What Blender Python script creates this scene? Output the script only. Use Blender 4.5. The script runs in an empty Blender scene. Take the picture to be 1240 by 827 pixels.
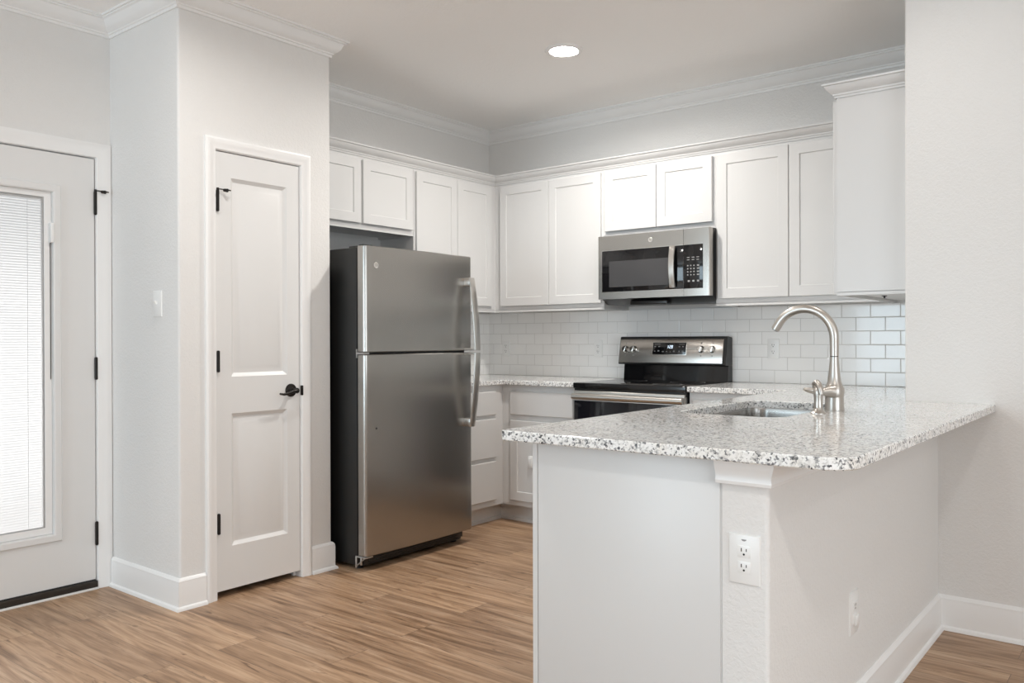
import bpy, bmesh, math, random
from mathutils import Vector, Matrix
from mathutils.geometry import tessellate_polygon

random.seed(4)
SC = bpy.context.scene
COL = SC.collection
PI = math.pi

# ------------------------------------------------------------------ camera, sky, lights, exposure
F_PX, YAW, PITCH, ROLL = 1004.845, 0.67229431, -0.00273045, 0.00311689
cam_d = bpy.data.cameras.new('camera')
cam_d.sensor_fit = 'HORIZONTAL'
cam_d.sensor_width = 36.0
cam_d.lens = F_PX * 36.0 / 1240.0
cam_d.clip_start = 0.02
cam = bpy.data.objects.new('camera', cam_d)
COL.objects.link(cam)
_cy, _sy = math.cos(YAW), math.sin(YAW)
_f = Vector((-_sy * math.cos(PITCH), _cy * math.cos(PITCH), math.sin(PITCH)))
_r = Vector((_cy, _sy, 0))
_d = _f.cross(_r)
_r2 = _r * math.cos(ROLL) + _d * math.sin(ROLL)
_d2 = _d * math.cos(ROLL) - _r * math.sin(ROLL)
_m = Matrix((_r2, -_d2, -_f)).transposed().to_4x4()
_m.translation = Vector((0, 0, 1.2))
cam.matrix_world = _m
SC.camera = cam

SC.view_settings.view_transform = 'Standard'
SC.view_settings.look = 'None'
SC.view_settings.exposure = 0.28
SC.view_settings.gamma = 1.0
SC.view_settings.use_curve_mapping = False
SC.cycles.use_denoising = True
SC.cycles.max_bounces = 10
SC.cycles.diffuse_bounces = 8
SC.cycles.glossy_bounces = 5
SC.cycles.transmission_bounces = 6
SC.cycles.sample_clamp_indirect = 6.0
SC.cycles.caustics_reflective = False
SC.cycles.caustics_refractive = False

world = bpy.data.worlds.new('daylight')
SC.world = world
world.use_nodes = True
_bg = world.node_tree.nodes['Background']
_bg.inputs[0].default_value = (0.9, 0.95, 1.0, 1)
_bg.inputs[1].default_value = 0.55

WARM = (1.0, 0.968, 0.925)
COOL = (0.80, 0.90, 1.0)


def area(name, loc, rot, sx, sy, power, col):
    l = bpy.data.lights.new(name, 'AREA')
    l.shape = 'RECTANGLE'
    l.size, l.size_y, l.energy, l.color = sx, sy, power, col
    o = bpy.data.objects.new(name, l)
    o.location, o.rotation_euler = loc, rot
    COL.objects.link(o)
    return o


# daylight through the unseen living room window behind the camera, plus an added fill
area('daylight_south', (-2.8, -4.25, 1.3), (-PI / 2, 0, PI), 2.4, 2.0, 98, (0.70, 0.88, 1.0))
area('fill_east', (3.4, -0.2, 1.5), (0, PI / 2, 0), 1.9, 3.6, 78, (0.86, 0.945, 1.0))  # unseen lamp added at the east opening for broad, even fill
# daylight behind the blinds of the entry door
area('daylight_door', (-4.9, 1.43, 0.75), (0, -PI / 2, 0), 1.4, 1.6, 18, (1.0, 0.985, 0.96))

CAN_POWER = 9.0


def can_light(loc, p=1.0, r=0.065):
    l = bpy.data.lights.new('downlight', 'AREA')
    l.shape = 'DISK'
    l.size = 2 * r
    l.energy = CAN_POWER * p
    l.color = WARM
    l.spread = math.radians(165)
    o = bpy.data.objects.new('downlight', l)
    o.location = loc
    COL.objects.link(o)


ZC = 2.765
for _p, _k in (((-2.58, 3.70), 1.8), ((-0.84, 3.12), 0.30), ((-2.58, 1.75), 1.1), ((0.22, 0.46), 1.65), ((1.9, 2.4), 0.6)):
    can_light((_p[0], _p[1], ZC - 0.012), _k)

# ------------------------------------------------------------------ materials
MATS = {}


def new_mat(name):
    m = bpy.data.materials.new(name)
    m.use_nodes = True
    MATS[name] = m
    nt = m.node_tree
    return m, nt, nt.nodes['Principled BSDF']


def N(nt, t, **kw):
    n = nt.nodes.new(t)
    for k, v in kw.items():
        setattr(n, k, v)
    return n


def simple(name, col, rough=0.5, metal=0.0, **kw):
    m, nt, b = new_mat(name)
    b.inputs['Base Color'].default_value = (*col, 1)
    b.inputs['Roughness'].default_value = rough
    b.inputs['Metallic'].default_value = metal
    for k, v in kw.items():
        b.inputs[k].default_value = v
    return m


def ramp(nt, stops, interp='LINEAR'):
    r = N(nt, 'ShaderNodeValToRGB')
    r.color_ramp.interpolation = interp
    e = r.color_ramp.elements
    while len(e) < len(stops):
        e.new(0.5)
    for i, (p, c) in enumerate(stops):
        e[i].position = p
        e[i].color = (*c, 1) if len(c) == 3 else c
    return r


def wall_mat(name, col, scale, strength, rough=0.75):
    m, nt, b = new_mat(name)
    L = nt.links.new
    geo = N(nt, 'ShaderNodeNewGeometry')
    n1 = N(nt, 'ShaderNodeTexNoise')
    n1.inputs['Scale'].default_value = scale
    n1.inputs['Detail'].default_value = 3.0
    n1.inputs['Roughness'].default_value = 0.55
    n1.inputs['Distortion'].default_value = 0.6
    L(geo.outputs['Position'], n1.inputs['Vector'])
    r = ramp(nt, [(0.44, (0, 0, 0)), (0.58, (1, 1, 1))])
    L(n1.outputs['Fac'], r.inputs['Fac'])
    bp = N(nt, 'ShaderNodeBump')
    bp.inputs['Strength'].default_value = strength
    bp.inputs['Distance'].default_value = 0.003
    L(r.outputs['Color'], bp.inputs['Height'])
    L(bp.outputs['Normal'], b.inputs['Normal'])
    b.inputs['Base Color'].default_value = (*col, 1)
    b.inputs['Roughness'].default_value = rough
    return m


wall_mat('wall_paint', (0.74, 0.732, 0.72), 80.0, 0.22)
wall_mat('ceiling_paint', (0.94, 0.937, 0.93), 40.0, 0.12)
simple('trim_paint', (0.82, 0.818, 0.813), 0.35)
simple('door_paint', (0.72, 0.718, 0.712), 0.38)
simple('cabinet_paint', (0.655, 0.652, 0.647), 0.36)
simple('plate_plastic', (0.81, 0.81, 0.80), 0.3)
simple('slot_dark', (0.015, 0.015, 0.015), 0.6)
simple('black_plastic', (0.012, 0.012, 0.012), 0.32)
simple('black_glass', (0.008, 0.008, 0.009), 0.06)
simple('cooktop_glass', (0.010, 0.010, 0.011), 0.10)
simple('oven_glass', (0.012, 0.012, 0.016), 0.05)
simple('window_mesh', (0.055, 0.055, 0.058), 0.16)
simple('bronze', (0.018, 0.015, 0.013), 0.38, 0.6)
simple('grey_mark', (0.30, 0.30, 0.30), 0.5)
simple('keypad_print', (0.30, 0.30, 0.30), 0.5)
simple('nickel', (0.52, 0.49, 0.455), 0.34, 1.0)
simple('chrome', (0.75, 0.74, 0.72), 0.12, 1.0)
simple('sink_steel', (0.36, 0.35, 0.335), 0.25, 1.0)
simple('galvanised', (0.6, 0.6, 0.6), 0.35, 0.9)
simple('threshold_bronze', (0.035, 0.028, 0.022), 0.45, 0.4)
simple('cabinet_inside', (0.42, 0.36, 0.30), 0.6)
simple('rubber', (0.02, 0.02, 0.02), 0.8)
simple('blind_slat', (0.86, 0.86, 0.86), 0.5)
simple('emblem_steel', (0.66, 0.64, 0.61), 0.3, 0.9)

m, nt, b = new_mat('lens_glow')
b.inputs['Base Color'].default_value = (1, 1, 1, 1)
b.inputs['Emission Color'].default_value = (1.0, 0.94, 0.86, 1)
b.inputs['Emission Strength'].default_value = 150.0
m, nt, b = new_mat('display_glow')
b.inputs['Base Color'].default_value = (0.1, 0.1, 0.1, 1)
b.inputs['Emission Color'].default_value = (0.72, 0.86, 1.0, 1)
b.inputs['Emission Strength'].default_value = 1.5

m, nt, b = new_mat('clear_glass')
b.inputs['Roughness'].default_value = 0.02
b.inputs['Base Color'].default_value = (0.9, 0.95, 0.92, 1)
tp = N(nt, 'ShaderNodeBsdfTransparent')
fz = N(nt, 'ShaderNodeFresnel')
fz.inputs['IOR'].default_value = 1.45
mx = N(nt, 'ShaderNodeMixShader')
gl = N(nt, 'ShaderNodeBsdfGlossy')
gl.inputs['Roughness'].default_value = 0.02
nt.links.new(fz.outputs[0], mx.inputs[0])
nt.links.new(tp.outputs[0], mx.inputs[1])
nt.links.new(gl.outputs[0], mx.inputs[2])
nt.links.new(mx.outputs[0], nt.nodes['Material Output'].inputs['Surface'])

# translucent blinds slats
m = MATS['blind_slat']
nt = m.node_tree
b = nt.nodes['Principled BSDF']
tr = N(nt, 'ShaderNodeBsdfTranslucent')
tr.inputs['Color'].default_value = (0.9, 0.9, 0.9, 1)
mx = N(nt, 'ShaderNodeMixShader')
mx.inputs[0].default_value = 0.45
nt.links.new(b.outputs[0], mx.inputs[1])
nt.links.new(tr.outputs[0], mx.inputs[2])
nt.links.new(mx.outputs[0], nt.nodes['Material Output'].inputs['Surface'])


def steel_mat(name, col, rough, stretch, bump=0.02):
    m, nt, b = new_mat(name)
    L = nt.links.new
    geo = N(nt, 'ShaderNodeNewGeometry')
    tg = N(nt, 'ShaderNodeTangent', direction_type='RADIAL', axis='Z')
    L(tg.outputs[0], b.inputs['Tangent'])
    b.inputs['Anisotropic'].default_value = 0.75
    b.inputs['Anisotropic Rotation'].default_value = 0.0
    b.inputs['Roughness'].default_value = rough
    b.inputs['Base Color'].default_value = (*col, 1)
    b.inputs['Metallic'].default_value = 1.0
    return m


steel_mat('steel', (0.45, 0.425, 0.395), 0.26, (9, 9, 420))
steel_mat('steel_fridge', (0.42, 0.40, 0.375), 0.27, (2, 2, 600), 0.0)
steel_mat('steel_bright', (0.60, 0.575, 0.54), 0.30, (9, 9, 420))

m, nt, b = new_mat('fridge_side')
geo = N(nt, 'ShaderNodeNewGeometry')
n1 = N(nt, 'ShaderNodeTexNoise')
n1.inputs['Scale'].default_value = 320.0
nt.links.new(geo.outputs['Position'], n1.inputs['Vector'])
bp = N(nt, 'ShaderNodeBump')
bp.inputs['Strength'].default_value = 0.25
bp.inputs['Distance'].default_value = 0.001
nt.links.new(n1.outputs['Fac'], bp.inputs['Height'])
nt.links.new(bp.outputs['Normal'], b.inputs['Normal'])
b.inputs['Base Color'].default_value = (0.013, 0.013, 0.0125, 1)
b.inputs['Roughness'].default_value = 0.42

# granite
m, nt, b = new_mat('granite')
L = nt.links.new
geo = N(nt, 'ShaderNodeNewGeometry')
nz = N(nt, 'ShaderNodeTexNoise')
nz.inputs['Scale'].default_value = 160.0
nz.inputs['Detail'].default_value = 2.0
L(geo.outputs['Position'], nz.inputs['Vector'])
sub = N(nt, 'ShaderNodeVectorMath', operation='MULTIPLY_ADD')
sub.inputs[1].default_value = (0.006, 0.006, 0.006)
L(nz.outputs['Color'], sub.inputs[0])
L(geo.outputs['Position'], sub.inputs[2])
vo = N(nt, 'ShaderNodeTexVoronoi')
vo.inputs['Scale'].default_value = 190.0
L(sub.outputs[0], vo.inputs['Vector'])
sep = N(nt, 'ShaderNodeSeparateColor')
L(vo.outputs['Color'], sep.inputs[0])
cl = N(nt, 'ShaderNodeTexNoise')
cl.inputs['Scale'].default_value = 70.0
cl.inputs['Detail'].default_value = 2.0
L(geo.outputs['Position'], cl.inputs['Vector'])
ad = N(nt, 'ShaderNodeMath', operation='MULTIPLY_ADD')
ad.inputs[1].default_value = 1.1
L(cl.outputs['Fac'], ad.inputs[0])
L(sep.outputs[0], ad.inputs[2])
ml = N(nt, 'ShaderNodeMath', operation='MULTIPLY')
ml.inputs[1].default_value = 0.5
L(ad.outputs[0], ml.inputs[0])
gr = ramp(nt, [(0.0, (0.075, 0.078, 0.085)), (0.26, (0.20, 0.205, 0.215)), (0.33, (0.40, 0.405, 0.41)), (0.39, (0.64, 0.64, 0.635)), (0.46, (0.77, 0.77, 0.76)), (0.56, (0.86, 0.865, 0.86))], 'CONSTANT')
L(ml.outputs[0], gr.inputs['Fac'])
wn = N(nt, 'ShaderNodeTexNoise')
wn.inputs['Scale'].default_value = 18.0
wn.inputs['Detail'].default_value = 2.0
L(geo.outputs['Position'], wn.inputs['Vector'])
wr = ramp(nt, [(0.45, (1, 1, 1)), (0.75, (0.95, 0.925, 0.89))])
L(wn.outputs['Fac'], wr.inputs['Fac'])
mm = N(nt, 'ShaderNodeMix', data_type='RGBA', blend_type='MULTIPLY')
mm.inputs[0].default_value = 1.0
L(gr.outputs['Color'], mm.inputs[6])
L(wr.outputs['Color'], mm.inputs[7])
L(mm.outputs[2], b.inputs['Base Color'])
b.inputs['Roughness'].default_value = 0.10


# wood planks running along x
m, nt, b = new_mat('floor_wood')
L = nt.links.new
geo = N(nt, 'ShaderNodeNewGeometry')
br = N(nt, 'ShaderNodeTexBrick')
br.offset = 0.37
br.offset_frequency = 2
br.inputs['Color1'].default_value = (0, 0, 0, 1)
br.inputs['Color2'].default_value = (1, 1, 1, 1)
br.inputs['Mortar'].default_value = (0.5, 0.5, 0.5, 1)
br.inputs['Scale'].default_value = 1.0
br.inputs['Mortar Size'].default_value = 0.0012
br.inputs['Mortar Smooth'].default_value = 0.3
br.inputs['Brick Width'].default_value = 1.22
br.inputs['Row Height'].default_value = 0.18
L(geo.outputs['Position'], br.inputs['Vector'])
tint = N(nt, 'ShaderNodeSeparateColor')
L(br.outputs['Color'], tint.inputs[0])
# per-plank shift of the grain
cmb = N(nt, 'ShaderNodeCombineXYZ')
k1 = N(nt, 'ShaderNodeMath', operation='MULTIPLY')
k1.inputs[1].default_value = 37.0
L(tint.outputs[0], k1.inputs[0])
L(k1.outputs[0], cmb.inputs[0])
L(k1.outputs[0], cmb.inputs[1])
vadd = N(nt, 'ShaderNodeVectorMath', operation='ADD')
L(geo.outputs['Position'], vadd.inputs[0])
L(cmb.outputs[0], vadd.inputs[1])


def stretched(sx, sy, detail, rough, dist):
    mp = N(nt, 'ShaderNodeMapping')
    mp.inputs['Scale'].default_value = (sx, sy, 1)
    L(vadd.outputs[0], mp.inputs['Vector'])
    n = N(nt, 'ShaderNodeTexNoise')
    n.inputs['Scale'].default_value = 1.0
    n.inputs['Detail'].default_value = detail
    n.inputs['Roughness'].default_value = rough
    n.inputs['Distortion'].default_value = dist
    L(mp.outputs[0], n.inputs['Vector'])
    return n


g1 = stretched(1.1, 13.0, 6, 0.62, 1.6)
g2 = stretched(2.6, 80.0, 4, 0.6, 0.6)
g3 = stretched(2.2, 18.0, 5, 0.6, 2.4)
r1 = ramp(nt, [(0.28, (0.17, 0.096, 0.050)), (0.42, (0.305, 0.186, 0.108)), (0.55, (0.42, 0.272, 0.168)), (0.72, (0.54, 0.385, 0.265))])
L(g1.outputs['Fac'], r1.inputs['Fac'])
r2 = ramp(nt, [(0.33, (0.62, 0.57, 0.52)), (0.48, (1, 1, 1)), (0.66, (1.14, 1.14, 1.14))])
L(g2.outputs['Fac'], r2.inputs['Fac'])
mA = N(nt, 'ShaderNodeMix', data_type='RGBA', blend_type='MULTIPLY')
mA.inputs[0].default_value = 0.85
L(r1.outputs['Color'], mA.inputs[6])
L(r2.outputs['Color'], mA.inputs[7])
r3 = ramp(nt, [(0.30, (0.34, 0.27, 0.20)), (0.40, (1, 1, 1))])
L(g3.outputs['Fac'], r3.inputs['Fac'])
mB = N(nt, 'ShaderNodeMix', data_type='RGBA', blend_type='MULTIPLY')
mB.inputs[0].default_value = 0.9
L(mA.outputs[2], mB.inputs[6])
L(r3.outputs['Color'], mB.inputs[7])
r4 = ramp(nt, [(0.0, (0.86, 0.85, 0.85)), (1.0, (1.08, 1.07, 1.05))])
L(tint.outputs[0], r4.inputs['Fac'])
mC = N(nt, 'ShaderNodeMix', data_type='RGBA', blend_type='MULTIPLY')
mC.inputs[0].default_value = 1.0
L(mB.outputs[2], mC.inputs[6])
L(r4.outputs['Color'], mC.inputs[7])
mD = N(nt, 'ShaderNodeMix', data_type='RGBA', blend_type='MIX')
L(br.outputs['Fac'], mD.inputs[0])
L(mC.outputs[2], mD.inputs[6])
mD.inputs[7].default_value = (0.16, 0.10, 0.065, 1)
L(mD.outputs[2], b.inputs['Base Color'])
b.inputs['Roughness'].default_value = 0.42
bp = N(nt, 'ShaderNodeBump')
bp.inputs['Strength'].default_value = 0.10
bp.inputs['Distance'].default_value = 0.001
L(g2.outputs['Fac'], bp.inputs['Height'])
L(bp.outputs['Normal'], b.inputs['Normal'])


def tile_mat(name, axis, u0):
    """glossy white subway tile; axis 0: wall along x, axis 1: wall along y"""
    m, nt, b = new_mat(name)
    L = nt.links.new
    geo = N(nt, 'ShaderNodeNewGeometry')
    sp = N(nt, 'ShaderNodeSeparateXYZ')
    L(geo.outputs['Position'], sp.inputs[0])
    cb = N(nt, 'ShaderNodeCombineXYZ')
    a = N(nt, 'ShaderNodeMath', operation='ADD')
    a.inputs[1].default_value = 20 * 0.1555 - u0
    L(sp.outputs[axis], a.inputs[0])
    L(a.outputs[0], cb.inputs[0])
    a2 = N(nt, 'ShaderNodeMath', operation='ADD')
    a2.inputs[1].default_value = -0.933 + 0.0765 * 2 - 0.001
    L(sp.outputs[2], a2.inputs[0])
    L(a2.outputs[0], cb.inputs[1])
    br = N(nt, 'ShaderNodeTexBrick')
    br.offset = 0.5
    br.offset_frequency = 2
    br.inputs['Scale'].default_value = 1.0
    br.inputs['Brick Width'].default_value = 0.1555
    br.inputs['Row Height'].default_value = 0.0765
    br.inputs['Mortar Size'].default_value = 0.0016
    br.inputs['Mortar Smooth'].default_value = 0.15
    br.inputs['Color1'].default_value = (0.85, 0.845, 0.835, 1)
    br.inputs['Color2'].default_value = (0.87, 0.865, 0.855, 1)
    br.inputs['Mortar'].default_value = (0.60, 0.59, 0.575, 1)
    L(cb.outputs[0], br.inputs['Vector'])
    L(br.outputs['Color'], b.inputs['Base Color'])
    rr = N(nt, 'ShaderNodeMapRange')
    rr.inputs['To Min'].default_value = 0.09
    rr.inputs['To Max'].default_value = 0.8
    L(br.outputs['Fac'], rr.inputs['Value'])
    L(rr.outputs[0], b.inputs['Roughness'])
    # soft pillowed edges
    br2 = N(nt, 'ShaderNodeTexBrick')
    br2.offset = 0.5
    br2.offset_frequency = 2
    for k in ('Scale', 'Brick Width', 'Row Height'):
        br2.inputs[k].default_value = br.inputs[k].default_value
    br2.inputs['Mortar Size'].default_value = 0.004
    br2.inputs['Mortar Smooth'].default_value = 1.0
    L(cb.outputs[0], br2.inputs['Vector'])
    bp = N(nt, 'ShaderNodeBump')
    bp.invert = True
    bp.inputs['Strength'].default_value = 0.5
    bp.inputs['Distance'].default_value = 0.0015
    L(br2.outputs['Fac'], bp.inputs['Height'])
    L(bp.outputs['Normal'], b.inputs['Normal'])


tile_mat('tile_x', 0, -1.1555)
tile_mat('tile_y', 1, 4.85)

# ------------------------------------------------------------------ mesh helpers
ORG = {}


def link_mesh(name, bm, mat, parent=None, angle=35):
    bmesh.ops.recalc_face_normals(bm, faces=bm.faces)
    me = bpy.data.meshes.new(name)
    if parent is None:
        xs = [v.co for v in bm.verts]
        o0 = Vector(((min(v.x for v in xs) + max(v.x for v in xs)) / 2, (min(v.y for v in xs) + max(v.y for v in xs)) / 2, min(v.z for v in xs)))
    else:
        o0 = ORG[parent.name]
    bmesh.ops.translate(bm, verts=bm.verts, vec=-o0)
    bm.to_mesh(me)
    bm.free()
    for p in me.polygons:
        p.use_smooth = True
    me.set_sharp_from_angle(angle=math.radians(angle))
    me.materials.append(MATS[mat])
    o = bpy.data.objects.new(name, me)
    COL.objects.link(o)
    if parent is None:
        o.location = o0
    else:
        o.parent = parent
    ORG[o.name] = o0
    return o


def tag(o, label, cat, group=None):
    o['label'] = label
    o['category'] = cat
    if group:
        o['group'] = group
    return o


def struct(name, bm, mat, parent=None, angle=35):
    o = link_mesh(name, bm, mat, parent, angle)
    if parent is None:
        o['kind'] = 'structure'
    return o


def thing(name, label, cat, loc, group=None):
    o = bpy.data.objects.new(name, None)
    o.empty_display_size = 0.1
    o.location = loc
    COL.objects.link(o)
    ORG[o.name] = Vector(loc)
    return tag(o, label, cat, group)


def bm_new():
    return bmesh.new()


def box(bm, x0, x1, y0, y1, z0, z1, bev=0.0, seg=2):
    t = bmesh.new()
    bmesh.ops.create_cube(t, size=1.0)
    for v in t.verts:
        v.co = Vector(((x0 + x1) / 2 + v.co.x * (x1 - x0), (y0 + y1) / 2 + v.co.y * (y1 - y0), (z0 + z1) / 2 + v.co.z * (z1 - z0)))
    if bev > 0:
        bmesh.ops.bevel(t, geom=t.edges[:], offset=bev, segments=seg, profile=0.5, affect='EDGES')
    me = bpy.data.meshes.new('t')
    t.to_mesh(me)
    t.free()
    bm.from_mesh(me)
    bpy.data.meshes.remove(me)
    return bm


def one_box(*a, **k):
    return box(bm_new(), *a, **k)


# a wall frame maps (u along the wall, outward offset o, height w) to the room
def fS(y):
    return lambda u, o, w: Vector((u, y - o, w))     # face looks to -y


def fE(x):
    return lambda u, o, w: Vector((x + o, u, w))     # face looks to +x


def fW(x):
    return lambda u, o, w: Vector((x - o, u, w))     # face looks to -x


def rings(bm, fr, u0, u1, w0, w1, steps, cap0=True, cap1=True):
    """stack of rectangles (inset, depth): doors, drawers, plates"""
    prev = None
    for k, (i, d) in enumerate(steps):
        q = [bm.verts.new(fr(u, d, w)) for u, w in ((u0 + i, w0 + i), (u1 - i, w0 + i), (u1 - i, w1 - i), (u0 + i, w1 - i))]
        if prev is None:
            if cap0:
                bm.faces.new(q)
        else:
            for j in range(4):
                bm.faces.new((prev[j], prev[(j + 1) % 4], q[(j + 1) % 4], q[j]))
        prev = q
    if cap1:
        bm.faces.new(prev)
    return bm


def shaker(fr, u0, u1, w0, w1, fw=0.057, t=0.019):
    return rings(bm_new(), fr, u0, u1, w0, w1, [(0, 0), (0, t - 0.002), (0.002, t), (fw, t), (fw + 0.003, t - 0.0062)])


def slab(fr, u0, u1, w0, w1, t=0.019):
    return rings(bm_new(), fr, u0, u1, w0, w1, [(0, 0), (0, t - 0.004), (0.004, t)])


def sweep(bm, path, prof, mp, side=1, closed_prof=True):
    """sweep profile (offset, height) along a 2D path with mitred corners; side: +1 left normal, -1 right normal"""
    n = len(path)
    rows = []
    for i, p in enumerate(path):
        p = Vector(p)
        ds = []
        if i > 0:
            ds.append((p - Vector(path[i - 1])).normalized())
        if i < n - 1:
            ds.append((Vector(path[i + 1]) - p).normalized())
        ns = [Vector((-d.y, d.x)) * side for d in ds]
        if len(ns) == 1:
            off = ns[0]
        else:
            off = (ns[0] + ns[1]) / (1.0 + ns[0].dot(ns[1]))
        rows.append([bm.verts.new(mp(p + off * s, h)) for s, h in prof])
    m = len(prof)
    for a, b2 in zip(rows[:-1], rows[1:]):
        for j in range(m if closed_prof else m - 1):
            bm.faces.new((a[j], a[(j + 1) % m], b2[(j + 1) % m], b2[j]))
    if closed_prof:
        bm.faces.new(rows[0])
        bm.faces.new(rows[-1])
    return bm


def tube(bm, pts, radii, seg=20, cap=True):
    pts = [Vector(p) for p in pts]
    if not hasattr(radii, '__len__'):
        radii = [radii] * len(pts)
    t0 = (pts[1] - pts[0]).normalized()
    up = Vector((0, 0, 1)) if abs(t0.z) < 0.9 else Vector((1, 0, 0))
    nrm = t0.cross(up).normalized()
    rows = []
    for i, p in enumerate(pts):
        if i == 0:
            t = pts[1] - pts[0]
        elif i == len(pts) - 1:
            t = pts[-1] - pts[-2]
        else:
            t = pts[i + 1] - pts[i - 1]
        t.normalize()
        nrm = (nrm - t * nrm.dot(t)).normalized()
        bn = t.cross(nrm)
        r = radii[i]
        rr = r if isinstance(r, tuple) else (r, r)
        rows.append([bm.verts.new(p + nrm * math.cos(2 * PI * k / seg) * rr[0] + bn * math.sin(2 * PI * k / seg) * rr[1]) for k in range(seg)])
    for a, b2 in zip(rows[:-1], rows[1:]):
        for k in range(seg):
            bm.faces.new((a[k], a[(k + 1) % seg], b2[(k + 1) % seg], b2[k]))
    if cap:
        bm.faces.new(rows[0])
        bm.faces.new(rows[-1])
    return bm


def lathe(bm, prof, c, axis='z', seg=32):
    """profile (radius, height) about an axis through c"""
    ax = {'z': (Vector((1, 0, 0)), Vector((0, 1, 0)), Vector((0, 0, 1))),
          'x': (Vector((0, 1, 0)), Vector((0, 0, 1)), Vector((1, 0, 0))),
          '-x': (Vector((0, 1, 0)), Vector((0, 0, 1)), Vector((-1, 0, 0))),
          '-y': (Vector((1, 0, 0)), Vector((0, 0, 1)), Vector((0, -1, 0)))}
    e1, e2, e3 = ax[axis] if isinstance(axis, str) else axis
    c = Vector(c)
    rows = []
    for r, h in prof:
        if r < 1e-6:
            rows.append([bm.verts.new(c + e3 * h)])
        else:
            rows.append([bm.verts.new(c + e3 * h + e1 * r * math.cos(2 * PI * k / seg) + e2 * r * math.sin(2 * PI * k / seg)) for k in range(seg)])
    for a, b2 in zip(rows[:-1], rows[1:]):
        for k in range(seg):
            k2 = (k + 1) % seg
            if len(a) == 1:
                bm.faces.new((a[0], b2[k2], b2[k]))
            elif len(b2) == 1:
                bm.faces.new((a[k], a[k2], b2[0]))
            else:
                bm.faces.new((a[k], a[k2], b2[k2], b2[k]))
    if len(rows[0]) > 1:
        bm.faces.new(rows[0])
    if len(rows[-1]) > 1:
        bm.faces.new(rows[-1])
    return bm


def extrude_poly(bm, poly, mp, h0, h1):
    a = [bm.verts.new(mp(p, h0)) for p in poly]
    b2 = [bm.verts.new(mp(p, h1)) for p in poly]
    n = len(poly)
    for j in range(n):
        bm.faces.new((a[j], a[(j + 1) % n], b2[(j + 1) % n], b2[j]))
    bm.faces.new(a)
    bm.faces.new(b2)
    return bm


def rounded(poly, radii, seg=8):
    out = []
    n = len(poly)
    for i, p in enumerate(poly):
        r = radii[i] if hasattr(radii, '__len__') else radii
        p = Vector(p)
        if r <= 0:
            out.append((p.x, p.y))
            continue
        a = (Vector(poly[i - 1]) - p).normalized()
        c = (Vector(poly[(i + 1) % n]) - p).normalized()
        ang = a.angle(c)
        d = r / math.tan(ang / 2)
        ctr = p + (a + c).normalized() * (r / math.sin(ang / 2))
        s, e = p + a * d - ctr, p + c * d - ctr
        a0 = math.atan2(s.y, s.x)
        a1 = math.atan2(e.y, e.x)
        da = (a1 - a0 + PI) % (2 * PI) - PI
        for k in range(seg + 1):
            t = a0 + da * k / seg
            out.append((ctr.x + r * math.cos(t), ctr.y + r * math.sin(t)))
    return out


def inset_poly(poly, d):
    """offset a counter-clockwise polygon inward by d"""
    n = len(poly)
    out = []
    for i in range(n):
        p = Vector(poly[i])
        a = (p - Vector(poly[i - 1])).normalized()
        c = (Vector(poly[(i + 1) % n]) - p).normalized()
        na, nc = Vector((-a.y, a.x)), Vector((-c.y, c.x))
        off = (na + nc) / (1 + na.dot(nc))
        out.append(tuple(p + off * d))
    return out


def plate_with_hole(outer, hole, z0, z1, e=0.003):
    """stone slab: eased edges, optional cut-out; outer ccw, hole ccw"""
    bm = bm_new()

    def loop(poly, z):
        return [bm.verts.new((x, y, z)) for x, y in poly]

    def bridge(a, b2):
        for j in range(len(a)):
            bm.faces.new((a[j], a[(j + 1) % len(a)], b2[(j + 1) % len(a)], b2[j]))

    oi = inset_poly(outer, e)
    lo = [loop(oi, z0), loop(outer, z0 + e), loop(outer, z1 - e), loop(oi, z1)]
    for a, b2 in zip(lo[:-1], lo[1:]):
        bridge(a, b2)
    lh = None
    if hole:
        ho = inset_poly(hole, -e)
        lh = [loop(hole, z0), loop(hole, z1 - e), loop(ho, z1)]
        for a, b2 in zip(lh[:-1], lh[1:]):
            bridge(a, b2)
    for pick in (0, -1):
        ls = [lo[pick]] + ([lh[pick]] if hole else [])
        flat = [v for l in ls for v in l]
        for t in tessellate_polygon([[v.co.copy() for v in l] for l in ls]):
            try:
                bm.faces.new([flat[i] for i in t])
            except ValueError:
                pass
    return bm


# ------------------------------------------------------------------ the room
XL, YB = -4.08, 4.85           # left wall, back wall
XR, YS = -0.888, 3.79          # kitchen's right wall, face of the stub wall
XP, YP0, YP1 = -3.454, 1.963, 2.812   # pantry front, pantry sides
XE, YF = 3.5, -4.4             # living room walls behind and beside the camera

struct('floor', one_box(XL - 0.12, XE + 0.12, YF - 0.12, YB + 0.12, -0.05, 0.0), 'floor_wood')
struct('ceiling', one_box(XL - 0.12, XE + 0.12, YF - 0.12, YB + 0.12, ZC, ZC + 0.06), 'ceiling_paint')
struct('wall_back', one_box(XL - 0.12, XR + 0.05, YB, YB + 0.12, 0, ZC), 'wall_paint')
# right wall: its end and the long face towards the dining side
pts = rounded([(XR, YB + 0.12), (XR, YS), (XE + 0.12, YS), (XE + 0.12, YB + 0.12)], [0, 0.012, 0, 0], 5)
struct('wall_right', extrude_poly(bm_new(), pts, lambda p, h: Vector((p[0], p[1], h)), 0, ZC), 'wall_paint')
# left wall with the entry door's opening
bm = bm_new()
ED0, ED1, EDZ = 0.966, 1.890, 2.083
box(bm, XL - 0.12, XL, YF - 0.12, ED0 - 0.02, 0, ZC)
box(bm, XL - 0.12, XL, ED1 + 0.02, YB, 0, ZC)
box(bm, XL - 0.12, XL, ED0 - 0.02, ED1 + 0.02, EDZ + 0.02, ZC)
struct('wall_left', bm, 'wall_paint')
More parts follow.
